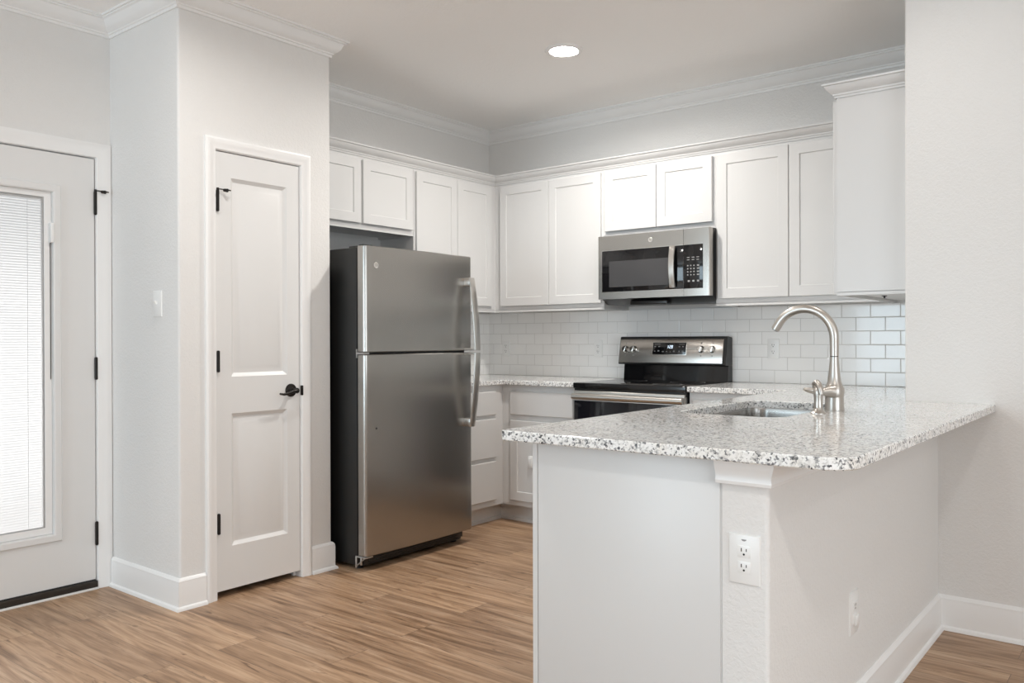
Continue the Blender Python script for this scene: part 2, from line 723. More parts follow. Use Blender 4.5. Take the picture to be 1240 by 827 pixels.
# walls of the living room, with window openings
bm = bm_new()
box(bm, XL, XE, YF - 0.12, YF, 0, 0.5)
box(bm, XL, XE, YF - 0.12, YF, 2.4, ZC)
box(bm, XL, -3.3, YF - 0.12, YF, 0.5, 2.4)
box(bm, 0.1, XE, YF - 0.12, YF, 0.5, 2.4)
struct('wall_front', bm, 'wall_paint')
bm = bm_new()
box(bm, XE, XE + 0.12, YF, YS, 0, 0.55)
box(bm, XE, XE + 0.12, YF, YS, 2.45, ZC)
box(bm, XE, XE + 0.12, YF, -2.0, 0.55, 2.45)
box(bm, XE, XE + 0.12, 1.6, YS, 0.55, 2.45)
struct('wall_east', bm, 'wall_paint')

# pantry
PD0, PD1, PDZ = 2.146, 2.618, 2.078
bm = bm_new()
zp = lambda p, h: Vector((p[0], p[1], h))
extrude_poly(bm, rounded([(XL, YP0), (XP, YP0), (XP, PD0 - 0.018), (XP - 0.11, PD0 - 0.018), (XP - 0.11, YP0 + 0.11), (XL, YP0 + 0.11)], [0, 0.012, 0, 0, 0, 0], 5), zp, 0, ZC)
extrude_poly(bm, rounded([(XL, YP1), (XL, YP1 - 0.11), (XP - 0.11, YP1 - 0.11), (XP - 0.11, PD1 + 0.018), (XP, PD1 + 0.018), (XP, YP1)], [0, 0, 0, 0, 0, 0.008], 5), zp, 0, ZC)
box(bm, XP - 0.11, XP, PD0 - 0.018, PD1 + 0.018, PDZ + 0.018, ZC)
struct('wall_pantry', bm, 'wall_paint')

# half wall that carries the peninsula's overhang
KX0, KX1, KY0 = -0.881, -0.761, 1.947
pts = rounded([(KX0, KY0), (KX1, KY0), (KX1, YS), (KX0, YS)], [0, 0.012, 0, 0], 5)
struct('wall_peninsula', extrude_poly(bm_new(), pts, zp, 0, 0.902), 'wall_paint')

# crown moulding
CR = [(0, -0.088), (0.007, -0.088), (0.009, -0.082), (0.009, -0.076), (0.015, -0.073), (0.016, -0.067), (0.021, -0.064), (0.033, -0.056), (0.043, -0.043), (0.049, -0.028), (0.054, -0.019), (0.063, -0.015), (0.064, -0.010), (0.073, -0.009), (0.074, 0.0), (0, 0.0)]
bm = sweep(bm_new(), [(XL, YF), (XL, YP0), (XP, YP0), (XP, YP1), (XL, YP1), (XL, YB), (XR, YB), (XR, YS), (XE, YS)], CR, lambda p, h: Vector((p.x, p.y, ZC + h)), side=-1)
struct('trim_1', bm, 'trim_paint', angle=25)

# baseboards with shoe moulding
BB = [(0, 0), (0.026, 0), (0.0255, 0.006), (0.022, 0.013), (0.0145, 0.018), (0.0145, 0.118), (0.013, 0.123), (0.0135, 0.128), (0.008, 0.137), (0.003, 0.141), (0, 0.141)]
zb = lambda p, h: Vector((p.x, p.y, h))
CASW = 0.055
struct('baseboard_pantry', sweep(bm_new(), [(XL + 0.018, YP0), (XP, YP0), (XP, PD0 - CASW - 0.005)], BB, zb, side=-1), 'trim_paint', angle=25)
struct('baseboard_pantry_right', sweep(bm_new(), [(XP, PD1 + CASW + 0.005), (XP, YP1), (XP - 0.25, YP1)], BB, zb, side=-1), 'trim_paint', angle=25)
struct('baseboard_right', sweep(bm_new(), [(KX0 + 0.002, KY0), (KX1, KY0), (KX1, YS), (XE, YS)], BB, zb, side=-1), 'trim_paint', angle=25)
struct('baseboard_left', sweep(bm_new(), [(XL, YF), (XL, ED0 - 0.08)], BB, zb, side=-1), 'trim_paint', angle=25)

# door casings and jambs
CAS = [(0, 0), (0, 0.008), (0.004, 0.0105), (0.022, 0.0115), (0.028, 0.0145), (0.036, 0.0165), (0.046, 0.0165), (0.050, 0.0145), (0.055, 0.013), (0.055, 0)]
fp = fE(XP)
struct('trim_2', sweep(bm_new(), [(PD0 - 0.003, 0), (PD0 - 0.003, PDZ + 0.003), (PD1 + 0.003, PDZ + 0.003), (PD1 + 0.003, 0)], CAS, lambda p, h: fp(p.x, h, p.y), side=1), 'trim_paint', angle=25)
bm = bm_new()
box(bm, XP - 0.11, XP, PD0 - 0.018, PD0, 0, PDZ + 0.018)
box(bm, XP - 0.11, XP, PD1, PD1 + 0.018, 0, PDZ + 0.018)
box(bm, XP - 0.11, XP, PD0, PD1, PDZ, PDZ + 0.018)
box(bm, XP - 0.06, XP - 0.048, PD0, PD0 + 0.012, 0, PDZ)
box(bm, XP - 0.06, XP - 0.048, PD1 - 0.012, PD1, 0, PDZ)
struct('trim_3', bm, 'trim_paint')
CAS2 = [(s * 0.068 / 0.055, h) for s, h in CAS]
fe = fE(XL)
struct('trim_4', sweep(bm_new(), [(ED0 - 0.002, 0.0), (ED0 - 0.002, EDZ + 0.002), (ED1 + 0.002, EDZ + 0.002), (ED1 + 0.002, 0.0)], CAS2, lambda p, h: fe(p.x, h, p.y), side=1), 'trim_paint', angle=25)
bm = bm_new()
box(bm, XL - 0.12, XL, ED0 - 0.02, ED0, 0, EDZ + 0.02)
box(bm, XL - 0.12, XL, ED1, ED1 + 0.02, 0, EDZ + 0.02)
box(bm, XL - 0.12, XL, ED0, ED1, EDZ, EDZ + 0.02)
box(bm, XL - 0.07, XL - 0.052, ED0, ED1, EDZ - 0.014, EDZ)
struct('trim_5', bm, 'trim_paint')
# threshold of the entry door
bm = bm_new()
box(bm, XL - 0.12, XL + 0.012, ED0, ED1, 0.008, 0.040, 0.004)
struct('trim_6', bm, 'threshold_bronze')
struct('trim_7', one_box(XL, XL + 0.022, ED0, ED1, 0, 0.009, 0.002), 'trim_paint')


# ------------------------------------------------------------------ doors
def hinge(parent, fr, u, w0, w1, stop=0, name='hinge'):
    bm = bm_new()
    c = fr(u, 0.006, 0)
    lathe(bm, [(0.003, w0 - 0.004), (0.006, w0 - 0.002), (0.0075, w0), (0.0075, w1), (0.006, w1 + 0.002), (0.003, w1 + 0.004)], (c.x, c.y, 0), 'z', 14)
    a, d = fr(u - 0.003, -0.001, w0), fr(u + 0.010, 0.004, w1)
    box(bm, min(a.x, d.x), max(a.x, d.x), min(a.y, d.y), max(a.y, d.y), w0, w1)
    h = link_mesh(name, bm, 'bronze', parent)
    if stop:
        bm = bm_new()
        tube(bm, [fr(u, 0.007, w1), fr(u, 0.007, w1 + 0.012)], 0.006, 12)
        tube(bm, [fr(u, 0.010, w1 + 0.006), fr(u + stop * 0.010, 0.014, w1 + 0.006), fr(u + stop * 0.040, 0.026, w1 + 0.004)], 0.0028, 10)
        tube(bm, [fr(u + stop * 0.026, 0.016, w1 + 0.003), fr(u + stop * 0.034, 0.034, w1)], [0.007, 0.0085], 14)
        tube(bm, [fr(u + stop * 0.040, 0.026, w1 + 0.004), fr(u + stop * 0.054, 0.028, w1 + 0.003)], 0.003, 10)
        link_mesh('door_stop', bm, 'bronze', h)
    return h


# pantry door: two raised panels
DU0, DU1, DW0, DW1 = 2.1495, 2.6145, 0.034, 2.0745
PU0, PU1 = 2.226, 2.540
PZ = [(0.235, 0.856), (1.028, 1.960)]
bm = bm_new()
T = 0.035
us = [DU0, PU0, PU1, DU1]
ws = [DW0, PZ[0][0], PZ[0][1], PZ[1][0], PZ[1][1], DW1]
g = [[bm.verts.new(fp(u, -0.002, w)) for w in ws] for u in us]
for i in range(3):
    for j in range(5):
        if i == 1 and j in (1, 3):
            continue
        bm.faces.new((g[i][j], g[i + 1][j], g[i + 1][j + 1], g[i][j + 1]))
for (w0, w1) in PZ:
    rings(bm, fp, PU0, PU1, w0, w1, [(0, -0.002), (0.003, -0.0045), (0.017, -0.0145), (0.020, -0.0145), (0.048, -0.006), (0.050, -0.0055)], cap0=False)
rings(bm, fp, DU0, DU1, DW0, DW1, [(0, -0.002), (0, -0.002 - T)], cap0=False)
bmesh.ops.remove_doubles(bm, verts=bm.verts, dist=0.00005)
door2 = struct('door_2', bm, 'door_paint', angle=20)
for k, (w0, w1) in enumerate(((0.304, 0.394), (1.055, 1.148), (1.799, 1.892))):
    hinge(door2, fp, 2.1535, w0, w1, stop=1 if k == 2 else 0)
# lever handle
KC = (2.561, 0.948)
bm = bm_new()
c = fp(KC[0], -0.002, KC[1])
lathe(bm, [(0.033, 0), (0.033, 0.003), (0.030, 0.008), (0.020, 0.011), (0.012, 0.014), (0.011, 0.040), (0.013, 0.044), (0.014, 0.052), (0.010, 0.058), (0, 0.059)], c, 'x', 32)
kn = link_mesh('door_handle', bm, 'bronze', door2)
bm = bm_new()
tube(bm, [fp(KC[0] + 0.004, 0.048, KC[1]), fp(KC[0] - 0.025, 0.050, KC[1] - 0.004), fp(KC[0] - 0.055, 0.050, KC[1] - 0.013), fp(KC[0] - 0.080, 0.049, KC[1] - 0.015), fp(KC[0] - 0.100, 0.048, KC[1] - 0.011)], [0.010, 0.0085, 0.007, 0.006, 0.005], 14)
link_mesh('lever', bm, 'bronze', kn)
bm = one_box(XP - 0.002, XP + 0.0145, PD1 + 0.000, PD1 + 0.009, KC[1] - 0.028, KC[1] + 0.022, 0.003)
link_mesh('strike_plate', bm, 'bronze', door2)

# entry door: slab with a glazed lite
EU0, EU1, EW0, EW1 = 0.970, 1.884, 0.046, 2.076
LU0, LU1, LW0, LW1 = 1.127, 1.729, 0.262, 1.928
bm = bm_new()
us = [EU0, LU0 + 0.02, LU1 - 0.02, EU1]
ws = [EW0, LW0 + 0.02, LW1 - 0.02, EW1]
for dep in (-0.001, -0.045):
    g = [[bm.verts.new(fe(u, dep, w)) for w in ws] for u in us]
    for i in range(3):
        for j in range(3):
            if i == 1 and j == 1:
                continue
            bm.faces.new((g[i][j], g[i + 1][j], g[i + 1][j + 1], g[i][j + 1]))
rings(bm, fe, EU0, EU1, EW0, EW1, [(0, -0.001), (0, -0.045)], cap0=False, cap1=False)
rings(bm, fe, us[1], us[2], ws[1], ws[2], [(0, -0.001), (0, -0.045)], cap0=False, cap1=False)
bmesh.ops.remove_doubles(bm, verts=bm.verts, dist=0.00005)
door1 = struct('door_1', bm, 'door_paint', angle=20)
bm = rings(bm_new(), fe, LU0, LU1, LW0, LW1, [(0, -0.001), (0.001, 0.006), (0.006, 0.011), (0.030, 0.011), (0.036, 0.008), (0.038, -0.012), (0.038, -0.044)], cap0=False, cap1=False)
lite = link_mesh('lite_frame', bm, 'door_paint', door1, 20)
GU0, GU1, GW0, GW1 = LU0 + 0.038, LU1 - 0.038, LW0 + 0.038, LW1 - 0.030
bm = bm_new()
rings(bm, fe, GU0 + 0.001, GU1 - 0.001, GW0 + 0.001, GW1 - 0.001, [(0, -0.0425), (0, -0.009), (0.030, -0.009), (0.036, -0.016), (0.036, -0.0425)], cap0=False, cap1=False)
link_mesh('blind_channel', bm, 'trim_paint', lite, 20)
bm = one_box(XL - 0.0135, XL - 0.0105, GU0 + 0.03, GU1 - 0.03, GW0 + 0.03, GW1 - 0.03)
link_mesh('glass', bm, 'clear_glass', lite)
bm = bm_new()
nsl = 126
z_lo, z_hi = GW0 + 0.036, GW1 - 0.044
for k in range(nsl):
    z = z_lo + (z_hi - z_lo) * k / (nsl - 1)
    q = []
    for s in range(5):
        t = s / 4 - 0.5
        xx = XL - 0.030 + t * 0.0095
        zz = z - t * 0.0128 + 0.0012 * (1 - (2 * t) ** 2)
        q.append((bm.verts.new((xx, GU0 + 0.038, zz)), bm.verts.new((xx, GU1 - 0.038, zz))))
    for a, c in zip(q[:-1], q[1:]):
        bm.faces.new((a[0], a[1], c[1], c[0]))
bl = link_mesh('blinds', bm, 'blind_slat', door1)
bm = bm_new()
box(bm, XL - 0.039, XL - 0.018, GU0 + 0.036, GU1 - 0.036, GW1 - 0.0425, GW1 - 0.031, 0.002)
link_mesh('head_rail', bm, 'trim_paint', bl)
for u in (GU0 + 0.105, GU1 - 0.098):
    link_mesh('cord', one_box(XL - 0.0235, XL - 0.0225, u - 0.0006, u + 0.0006, z_lo, z_hi), 'blind_slat', bl)
# blind slider and its track
link_mesh('slider_track', one_box(XL - 0.010, XL - 0.0075, LU1 - 0.045, LU1 - 0.0415, 1.02, 1.66), 'slot_dark', lite)
link_mesh('slider', one_box(XL - 0.010, XL + 0.018, LU1 - 0.052, LU1 - 0.036, 1.655, 1.747, 0.003), 'trim_paint', lite)
for k, (w0, w1) in enumerate(((0.213, 0.321), (1.014, 1.116), (1.811, 1.918))):
    hinge(door1, fe, 1.8875, w0, w1, stop=1 if k == 2 else 0)
link_mesh('door_sweep', one_box(XL - 0.044, XL - 0.002, EU0 + 0.002, EU1 - 0.002, 0.040, 0.0465), 'rubber', door1)

# ------------------------------------------------------------------ backsplash
bm = bm_new()
box(bm, XL + 0.0015, XR - 0.0015, YB - 0.008, YB - 0.0015, 0.9335, 1.392)
tag(link_mesh('tile_backsplash', bm, 'tile_x'), 'white glossy subway tile backsplash on the back wall behind the range', 'backsplash')
bm = one_box(XL + 0.0015, XL + 0.008, 3.735, YB - 0.0085, 0.9335, 1.392)
tag(link_mesh('tile_backsplash', bm, 'tile_y'), 'white subway tile strip on the left wall beside the refrigerator', 'backsplash')
bm = one_box(XR - 0.008, XR - 0.0015, YS + 0.08, YB - 0.0085, 0.9335, 1.392)
tag(link_mesh('tile_backsplash', bm, 'tile_y'), 'white subway tile on the right wall under the end wall cabinet', 'backsplash')


# ------------------------------------------------------------------ upper cabinets
ZU0, ZU1 = 1.390, 2.300
FX, FY, FR = -3.770, 4.545, -1.193


def upper_body(x0, x1, y0, y1, z0, z1, face):
    """carcass with a recessed bottom; face: 'S', 'E' or 'W'"""
    bm = bm_new()
    box(bm, x0, x1, y0, y1, z0 + 0.014, z1)
    r = 0.018
    if face == 'S':
        box(bm, x0, x1, y0, y0 + r, z0, z0 + 0.016)
        box(bm, x0, x0 + 0.014, y0 + r, y1, z0, z0 + 0.016)
        box(bm, x1 - 0.014, x1, y0 + r, y1, z0, z0 + 0.016)
    else:
        xa, xb = (x1 - r, x1) if face == 'E' else (x0, x0 + r)
        box(bm, xa, xb, y0, y1, z0, z0 + 0.016)
        ya, yb = (x0, x1 - r) if face == 'E' else (x0 + r, x1)
        box(bm, ya, yb, y0, y0 + 0.014, z0, z0 + 0.016)
        box(bm, ya, yb, y1 - 0.014, y1, z0, z0 + 0.016)
    return bm


fU, fL, fRW = fS(FY), fE(FX), fW(FR)
g = 'white shaker wall cabinets'
c = thing('wall_cabinet', 'short two-door white cabinet above the refrigerator', 'cabinet', (XL + 0.15, 3.27, 1.855), g)
link_mesh('body', upper_body(XL, FX, YP1, 3.733, 1.855, ZU1, 'E'), 'cabinet_paint', c)
for u0, u1 in ((2.868, 3.288), (3.304, 3.716)):
    link_mesh('door', shaker(fL, u0, u1, 1.890, 2.268), 'cabinet_paint', c)
c = thing('wall_cabinet', 'tall two-door white cabinet on the left wall between refrigerator and corner', 'cabinet', (XL + 0.15, 4.14, ZU0), g)
link_mesh('body', upper_body(XL, FX, 3.735, YB, ZU0, ZU1, 'E'), 'cabinet_paint', c)
for u0, u1 in ((3.748, 4.130), (4.134, 4.495)):
    link_mesh('door', shaker(fL, u0, u1, 1.432, 2.268), 'cabinet_paint', c)
c = thing('wall_cabinet', 'tall two-door white cabinet on the back wall left of the microwave', 'cabinet', (-3.31, 4.7, ZU0), g)
link_mesh('body', upper_body(FX, -2.858, FY, YB, ZU0, ZU1, 'S'), 'cabinet_paint', c)
for u0, u1 in ((-3.711, -3.290), (-3.286, -2.875)):
    link_mesh('door', shaker(fU, u0, u1, 1.432, 2.268), 'cabinet_paint', c)
c = thing('wall_cabinet', 'short two-door white cabinet directly above the microwave', 'cabinet', (-2.475, 4.7, 1.848), g)
link_mesh('body', upper_body(-2.857, -2.091, FY, YB, 1.848, ZU1, 'S'), 'cabinet_paint', c)
for u0, u1 in ((-2.841, -2.475), (-2.471, -2.107)):
    link_mesh('door', shaker(fU, u0, u1, 1.885, 2.268), 'cabinet_paint', c)
c = thing('wall_cabinet', 'tall two-door white cabinet on the back wall right of the microwave', 'cabinet', (-1.64, 4.7, ZU0), g)
link_mesh('body', upper_body(-2.090, FR, FY, YB, ZU0, ZU1, 'S'), 'cabinet_paint', c)
for u0, u1 in ((-2.074, -1.656), (-1.652, -1.236)):
    link_mesh('door', shaker(fU, u0, u1, 1.432, 2.268), 'cabinet_paint', c)
YE = 3.868
c = thing('wall_cabinet', 'white end cabinet with plain side panel beside the textured wall', 'cabinet', (-1.04, 4.3, 1.393), g)
link_mesh('body', upper_body(FR + 0.0005, XR, YE, YB, 1.393, ZU1, 'W'), 'cabinet_paint', c)
for u0, u1 in ((YE + 0.012, YE + 0.31), (YE + 0.314, 4.50)):
    link_mesh('door', shaker(fRW, u0, u1, 1.40, 2.280), 'cabinet_paint', c)
bm = bm_new()
lathe(bm, [(0.012, 0), (0.012, 0.003), (0.004, 0.004), (0.004, 0.012), (0, 0.012)], (-1.10, 4.30, 1.4068), (Vector((1, 0, 0)), Vector((0, 1, 0)), Vector((0, 0, -1))), 18)
link_mesh('bottom_hole', bm, 'slot_dark', c)

# moulding along the tops of the wall cabinets
CM = [(0, -0.012), (0.006, -0.012), (0.008, -0.004), (0.013, 0.0), (0.014, 0.006), (0.022, 0.012), (0.033, 0.022), (0.040, 0.034), (0.042, 0.040), (0.050, 0.042), (0.051, 0.050), (0, 0.050)]
bm = sweep(bm_new(), [(FX, YP1 + 0.002), (FX, FY), (FR, FY), (FR, YE), (XR - 0.001, YE)], CM, lambda p, h: Vector((p.x, p.y, 2.299 + h)), side=-1)
tag(link_mesh('cabinet_moulding', bm, 'cabinet_paint', None, 25), 'white crown moulding running along the tops of the wall cabinets', 'moulding')

# ------------------------------------------------------------------ base cabinets
BX, BY, PX = -3.465, 4.250, -1.455
ZK, ZT = 0.116, 0.902
gb = 'white base cabinets'
fbl, fbb, fbp = fE(BX), fS(BY), fW(PX)


def base_body(x0, x1, y0, y1, face):
    bm = bm_new()
    if face == 'S':
        box(bm, x0, x1, y0, y1, ZK, ZT)
        box(bm, x0, x1, y0 + 0.075, y1, 0, ZK + 0.002)
        box(bm, x0, x1, y0 + 0.060, y0 + 0.075, 0, 0.02)
    elif face == 'E':
        box(bm, x0, x1, y0, y1, ZK, ZT)
        box(bm, x0, x1 - 0.075, y0, y1, 0, ZK + 0.002)
        box(bm, x1 - 0.075, x1 - 0.060, y0, y1, 0, 0.02)
    return bm


c = thing('base_cabinet', 'white three-drawer base cabinet between refrigerator and corner', 'cabinet', (XL + 0.3, 4.0, 0), gb)
link_mesh('body', base_body(XL + 0.002, BX, 3.737, BY + 0.001, 'E'), 'cabinet_paint', c)
for w0, w1 in ((0.709, 0.862), (0.432, 0.685), (0.155, 0.408)):
    link_mesh('drawer', slab(fbl, 3.752, 4.166, w0, w1), 'cabinet_paint', c)
c = thing('base_cabinet', 'white base cabinet with one drawer and door left of the range', 'cabinet', (-3.18, 4.55, 0), gb)
bm = base_body(BX + 0.0005, -2.8815, BY, YB - 0.002, 'S')
box(bm, XL + 0.002, BX, BY + 0.0015, YB - 0.002, ZK, ZT)
box(bm, XL + 0.002, BX - 0.075, BY + 0.0015, YB - 0.002, 0, ZK + 0.002)
box(bm, BX - 0.075, BX - 0.060, BY + 0.0015, BY + 0.075, 0, 0.02)
box(bm, BX - 0.075, BX + 0.001, BY + 0.075, YB - 0.002, 0, ZK + 0.002)
box(bm, BX - 0.060, BX + 0.001, BY + 0.060, BY + 0.075, 0, 0.02)
link_mesh('body', bm, 'cabinet_paint', c)
link_mesh('drawer', slab(fbb, -3.388, -2.894, 0.709, 0.862), 'cabinet_paint', c)
dr = link_mesh('door', shaker(fbb, -3.388, -2.894, 0.152, 0.672), 'cabinet_paint', c)
bm = one_box(-3.238, -3.200, BY - 0.024, BY - 0.010, 0.374, 0.449, 0.004)
box(bm, -3.232, -3.206, BY - 0.030, BY - 0.022, 0.384, 0.439, 0.003)
o = link_mesh('safety_tab', bm, 'plate_plastic', dr)
o['label'] = 'white plastic tab'
c = thing('base_cabinet', 'white base cabinet with a drawer right of the range', 'cabinet', (-1.8, 4.55, 0), gb)
link_mesh('body', base_body(-2.1135, PX, BY, YB - 0.002, 'S'), 'cabinet_paint', c)
link_mesh('drawer', slab(fbb, -2.088, -1.56, 0.709, 0.862), 'cabinet_paint', c)
link_mesh('door', shaker(fbb, -2.088, -1.56, 0.152, 0.672), 'cabinet_paint', c)
c = thing('base_cabinet', 'white peninsula base cabinet with plain end panel under the granite', 'cabinet', (-1.2, 3.0, 0), gb)
bm = bm_new()
box(bm, PX, PX + 0.018, 1.9475, BY - 0.001, ZK, ZT)               # face
box(bm, PX + 0.018, KX0 - 0.001, 1.9475, 1.966, 0.0, ZT)          # end
box(bm, PX + 0.075, PX + 0.09, 1.966, BY - 0.001, 0.0, ZK)        # kick
box(bm, KX0 - 0.016, KX0 - 0.001, 1.966, BY - 0.001, 0, ZT)       # back
box(bm, PX + 0.018, KX0 - 0.016, 1.966, BY - 0.001, ZK, ZK + 0.018)
link_mesh('body', bm, 'cabinet_paint', c)
bm = one_box(PX + 0.0035, KX0 - 0.004, 1.9435, 1.9475, 0.0, 0.901, 0.0012)
link_mesh('end_panel', bm, 'cabinet_paint', c)
for u0, u1 in ((1.9445, 2.53), (2.60, 3.035), (3.039, 3.475), (3.545, 4.18)):
    if u0 < 2:
        link_mesh('dishwasher_filler', slab(fbp, u0, u1, 0.0 + 0.012, 0.9, 0.02), 'cabinet_paint', c).name = 'side_panel'
    else:
        link_mesh('door', shaker(fbp, u0, u1, 0.152, 0.672), 'cabinet_paint', c)
        link_mesh('drawer', slab(fbp, u0, u1, 0.709, 0.862), 'cabinet_paint', c)

# corbel moulding under the overhang
UM = [(0, -0.060), (0.012, -0.060), (0.014, -0.052), (0.012, -0.044), (0.013, -0.034), (0.018, -0.022), (0.022, -0.012), (0.023, 0.0), (0, 0.0)]
bm = sweep(bm_new(), [(KX0 - 0.010, KY0 - 0.004), (KX1, KY0 - 0.004), (KX1, YS)], UM, lambda p, h: Vector((p.x, p.y, 0.902 + h)), side=-1)
struct('trim_8', bm, 'trim_paint', angle=25)

# ------------------------------------------------------------------ worktops
ZG0, ZG1 = 0.903, 0.933
pts = rounded([(XL, 3.722), (-3.440, 3.722), (-3.440, 4.215), (-2.8805, 4.215), (-2.8805, YB - 0.001), (XL, YB - 0.001)], [0, 0.004, 0.012, 0.004, 0, 0], 4)
tag(link_mesh('countertop', plate_with_hole(pts, None, ZG0, ZG1), 'granite', None, 30), 'speckled granite worktop in the corner left of the range', 'countertop')
hole = rounded([(-1.425, 2.735), (-1.030, 2.735), (-1.030, 3.462), (-1.425, 3.462)], 0.075, 8)
outer = rounded([(-1.552, 1.888), (-0.553, 1.888), (-0.553, YS - 0.0015), (XR - 0.0005, YS - 0.0015), (XR - 0.0005, YB - 0.001), (-2.1145, YB - 0.001), (-2.1145, 4.215), (-1.552, 4.215)], [0.018, 0.075, 0, 0, 0, 0, 0.004, 0.012], 9)
tag(link_mesh('countertop', plate_with_hole(outer, hole, ZG0, ZG1), 'granite', None, 30), 'speckled granite worktop of the peninsula holding the sink', 'countertop')

# sink
bm = bm_new()
loops = []
for off, z in ((-0.016, 0.9025), (-0.016, 0.899), (0.004, 0.899), (0.006, 0.88), (0.010, 0.80), (0.016, 0.735), (0.032, 0.715), (0.06, 0.708)):
    loops.append([bm.verts.new((x, y, z)) for x, y in inset_poly(hole, off)])
loops.insert(2, [bm.verts.new((x, y, 0.9025)) for x, y in inset_poly(hole, 0.003)])
loops.pop(1)
for a, b2 in zip(loops[:-1], loops[1:]):
    for j in range(len(a)):
        bm.faces.new((a[j], a[(j + 1) % len(a)], b2[(j + 1) % len(a)], b2[j]))
bm.faces.new(loops[-1])
sk = thing('sink', 'undermount stainless steel sink basin in the peninsula worktop', 'sink', (-1.2275, 3.1, 0.708))
link_mesh('basin', bm, 'sink_steel', sk)
bm = lathe(bm_new(), [(0.045, 0.7085), (0.045, 0.711), (0.038, 0.712), (0.030, 0.7095), (0, 0.7095)], (-1.2275, 3.1, 0), 'z', 24)
link_mesh('drain', bm, 'chrome', sk)

# faucet
FCX, FCY = -0.977, 3.138
fc = thing('faucet', 'brushed nickel high-arc faucet standing behind the sink', 'faucet', (FCX, FCY, ZG1))
bm = lathe(bm_new(), [(0.0345, 0), (0.0350, 0.003), (0.0340, 0.012), (0.0325, 0.045), (0.0325, 0.050)], (FCX, FCY, ZG1), 'z', 36)
link_mesh('base', bm, 'nickel', fc)
bm = lathe(bm_new(), [(0.030, 0.046), (0.0335, 0.056), (0.0350, 0.070), (0.0335, 0.084), (0.0285, 0.094), (0.0240, 0.106), (0.0210, 0.128), (0.0180, 0.160), (0.0160, 0.185), (0.0152, 0.1985)], (FCX, FCY, ZG1), 'z', 36)
link_mesh('body', bm, 'nickel', fc)
bm = lathe(bm_new(), [(0.0147, 0.1980), (0.0147, 0.2015)], (FCX, FCY, ZG1), 'z', 28)
link_mesh('seam_ring', bm, 'black_plastic', fc)
pts, rad = [], []
z0 = ZG1 + 0.2012
pts.append((FCX, FCY, z0)); rad.append(0.0158)
pts.append((FCX, FCY, z0 + 0.03)); rad.append(0.0160)
pts.append((FCX, FCY, z0 + 0.062)); rad.append(0.0164)
R_A, R_B = 0.112, 0.112
cx, cz = FCX - R_A, z0 + 0.065
for k in range(0, 27):
    t = math.radians(k * 150 / 26)
    pts.append((cx + R_A * math.cos(t), FCY, cz + R_B * math.sin(t)))
    rad.append(0.0166 - 0.0006 * k / 26)
d = Vector(pts[-1]) - Vector(pts[-2])
d.normalize()
e = Vector(pts[-1])
pts.append(tuple(e + d * 0.012)); rad.append(0.0160)
pts.append(tuple(e + d * 0.024)); rad.append(0.0160)
link_mesh('spout', tube(bm_new(), pts, rad, 24), 'nickel', fc)
e2 = e + d * 0.024
link_mesh('aerator', tube(bm_new(), [e2 - d * 0.001, e2 + d * 0.004], 0.0118, 20), 'grey_mark', fc)
bm = tube(bm_new(), [(FCX + 0.004, FCY - 0.020, ZG1 + 0.071), (FCX - 0.012, FCY - 0.034, ZG1 + 0.072), (FCX - 0.030, FCY - 0.048, ZG1 + 0.071), (FCX - 0.052, FCY - 0.064, ZG1 + 0.073), (FCX - 0.072, FCY - 0.078, ZG1 + 0.078), (FCX - 0.084, FCY - 0.086, ZG1 + 0.081)], [0.026, 0.021, 0.013, 0.0105, 0.0095, 0.005], 20)
link_mesh('lever', bm, 'nickel', fc)

# soap dispenser / side spray
SX, SY = -0.985, 2.985
sd = thing('side_sprayer', 'small brushed nickel side sprayer with hooked top beside the faucet', 'sprayer', (SX, SY, ZG1))
bm = lathe(bm_new(), [(0.0275, 0), (0.0275, 0.002), (0.0230, 0.006), (0.0180, 0.012), (0.0160, 0.018), (0.0150, 0.020)], (SX, SY, ZG1), 'z', 28)
link_mesh('base', bm, 'nickel', sd)
bm = lathe(bm_new(), [(0.0160, 0.0195), (0.0165, 0.026), (0.0150, 0.040), (0.0155, 0.058), (0.0180, 0.072), (0.0165, 0.086), (0.010, 0.094), (0, 0.096)], (SX, SY, ZG1), 'z', 28)
link_mesh('body', bm, 'nickel', sd)
bm = tube(bm_new(), [(SX - 0.020, SY + 0.016, ZG1 + 0.090), (SX - 0.016, SY + 0.010, ZG1 + 0.104), (SX - 0.006, SY + 0.002, ZG1 + 0.109), (SX + 0.006, SY - 0.008, ZG1 + 0.100), (SX + 0.012, SY - 0.014, ZG1 + 0.084), (SX + 0.015, SY - 0.017, ZG1 + 0.068)], [0.006, 0.010, 0.0115, 0.0115, 0.010, 0.007], 18)
link_mesh('trigger', bm, 'nickel', sd)


# ------------------------------------------------------------------ emblem
def emblem(fr, u, w, o, r, parent):
    bm = bm_new()
    e3 = fr(0, 1, 0) - fr(0, 0, 0)
    e1 = fr(1, 0, 0) - fr(0, 0, 0)
    lathe(bm, [(0, 0), (r, 0), (r, 0.0015), (r * 0.9, 0.0022), (r * 0.82, 0.0012), (0, 0.0012)], fr(u, o, w), (e1, Vector((0, 0, 1)), e3), 28)
    em = link_mesh('emblem', bm, 'emblem_steel', parent)
    bm = bm_new()
    # two flowing script letters inside the ring
    g1_ = [(-0.05, 0.30), (-0.30, 0.42), (-0.50, 0.10), (-0.40, -0.30), (-0.15, -0.36), (-0.02, -0.05), (-0.10, 0.12), (-0.30, 0.0)]
    g2_ = [(0.45, 0.22), (0.28, 0.42), (0.10, 0.26), (0.26, 0.04), (0.08, -0.16), (0.20, -0.40), (0.46, -0.30), (0.52, -0.10)]
    for gg in (g1_, g2_):
        tube(bm, [fr(u + a * r, o + 0.0014, w + c * r) for a, c in gg], 0.055 * r, 6)
    link_mesh('monogram', bm, 'steel', parent)
    return em


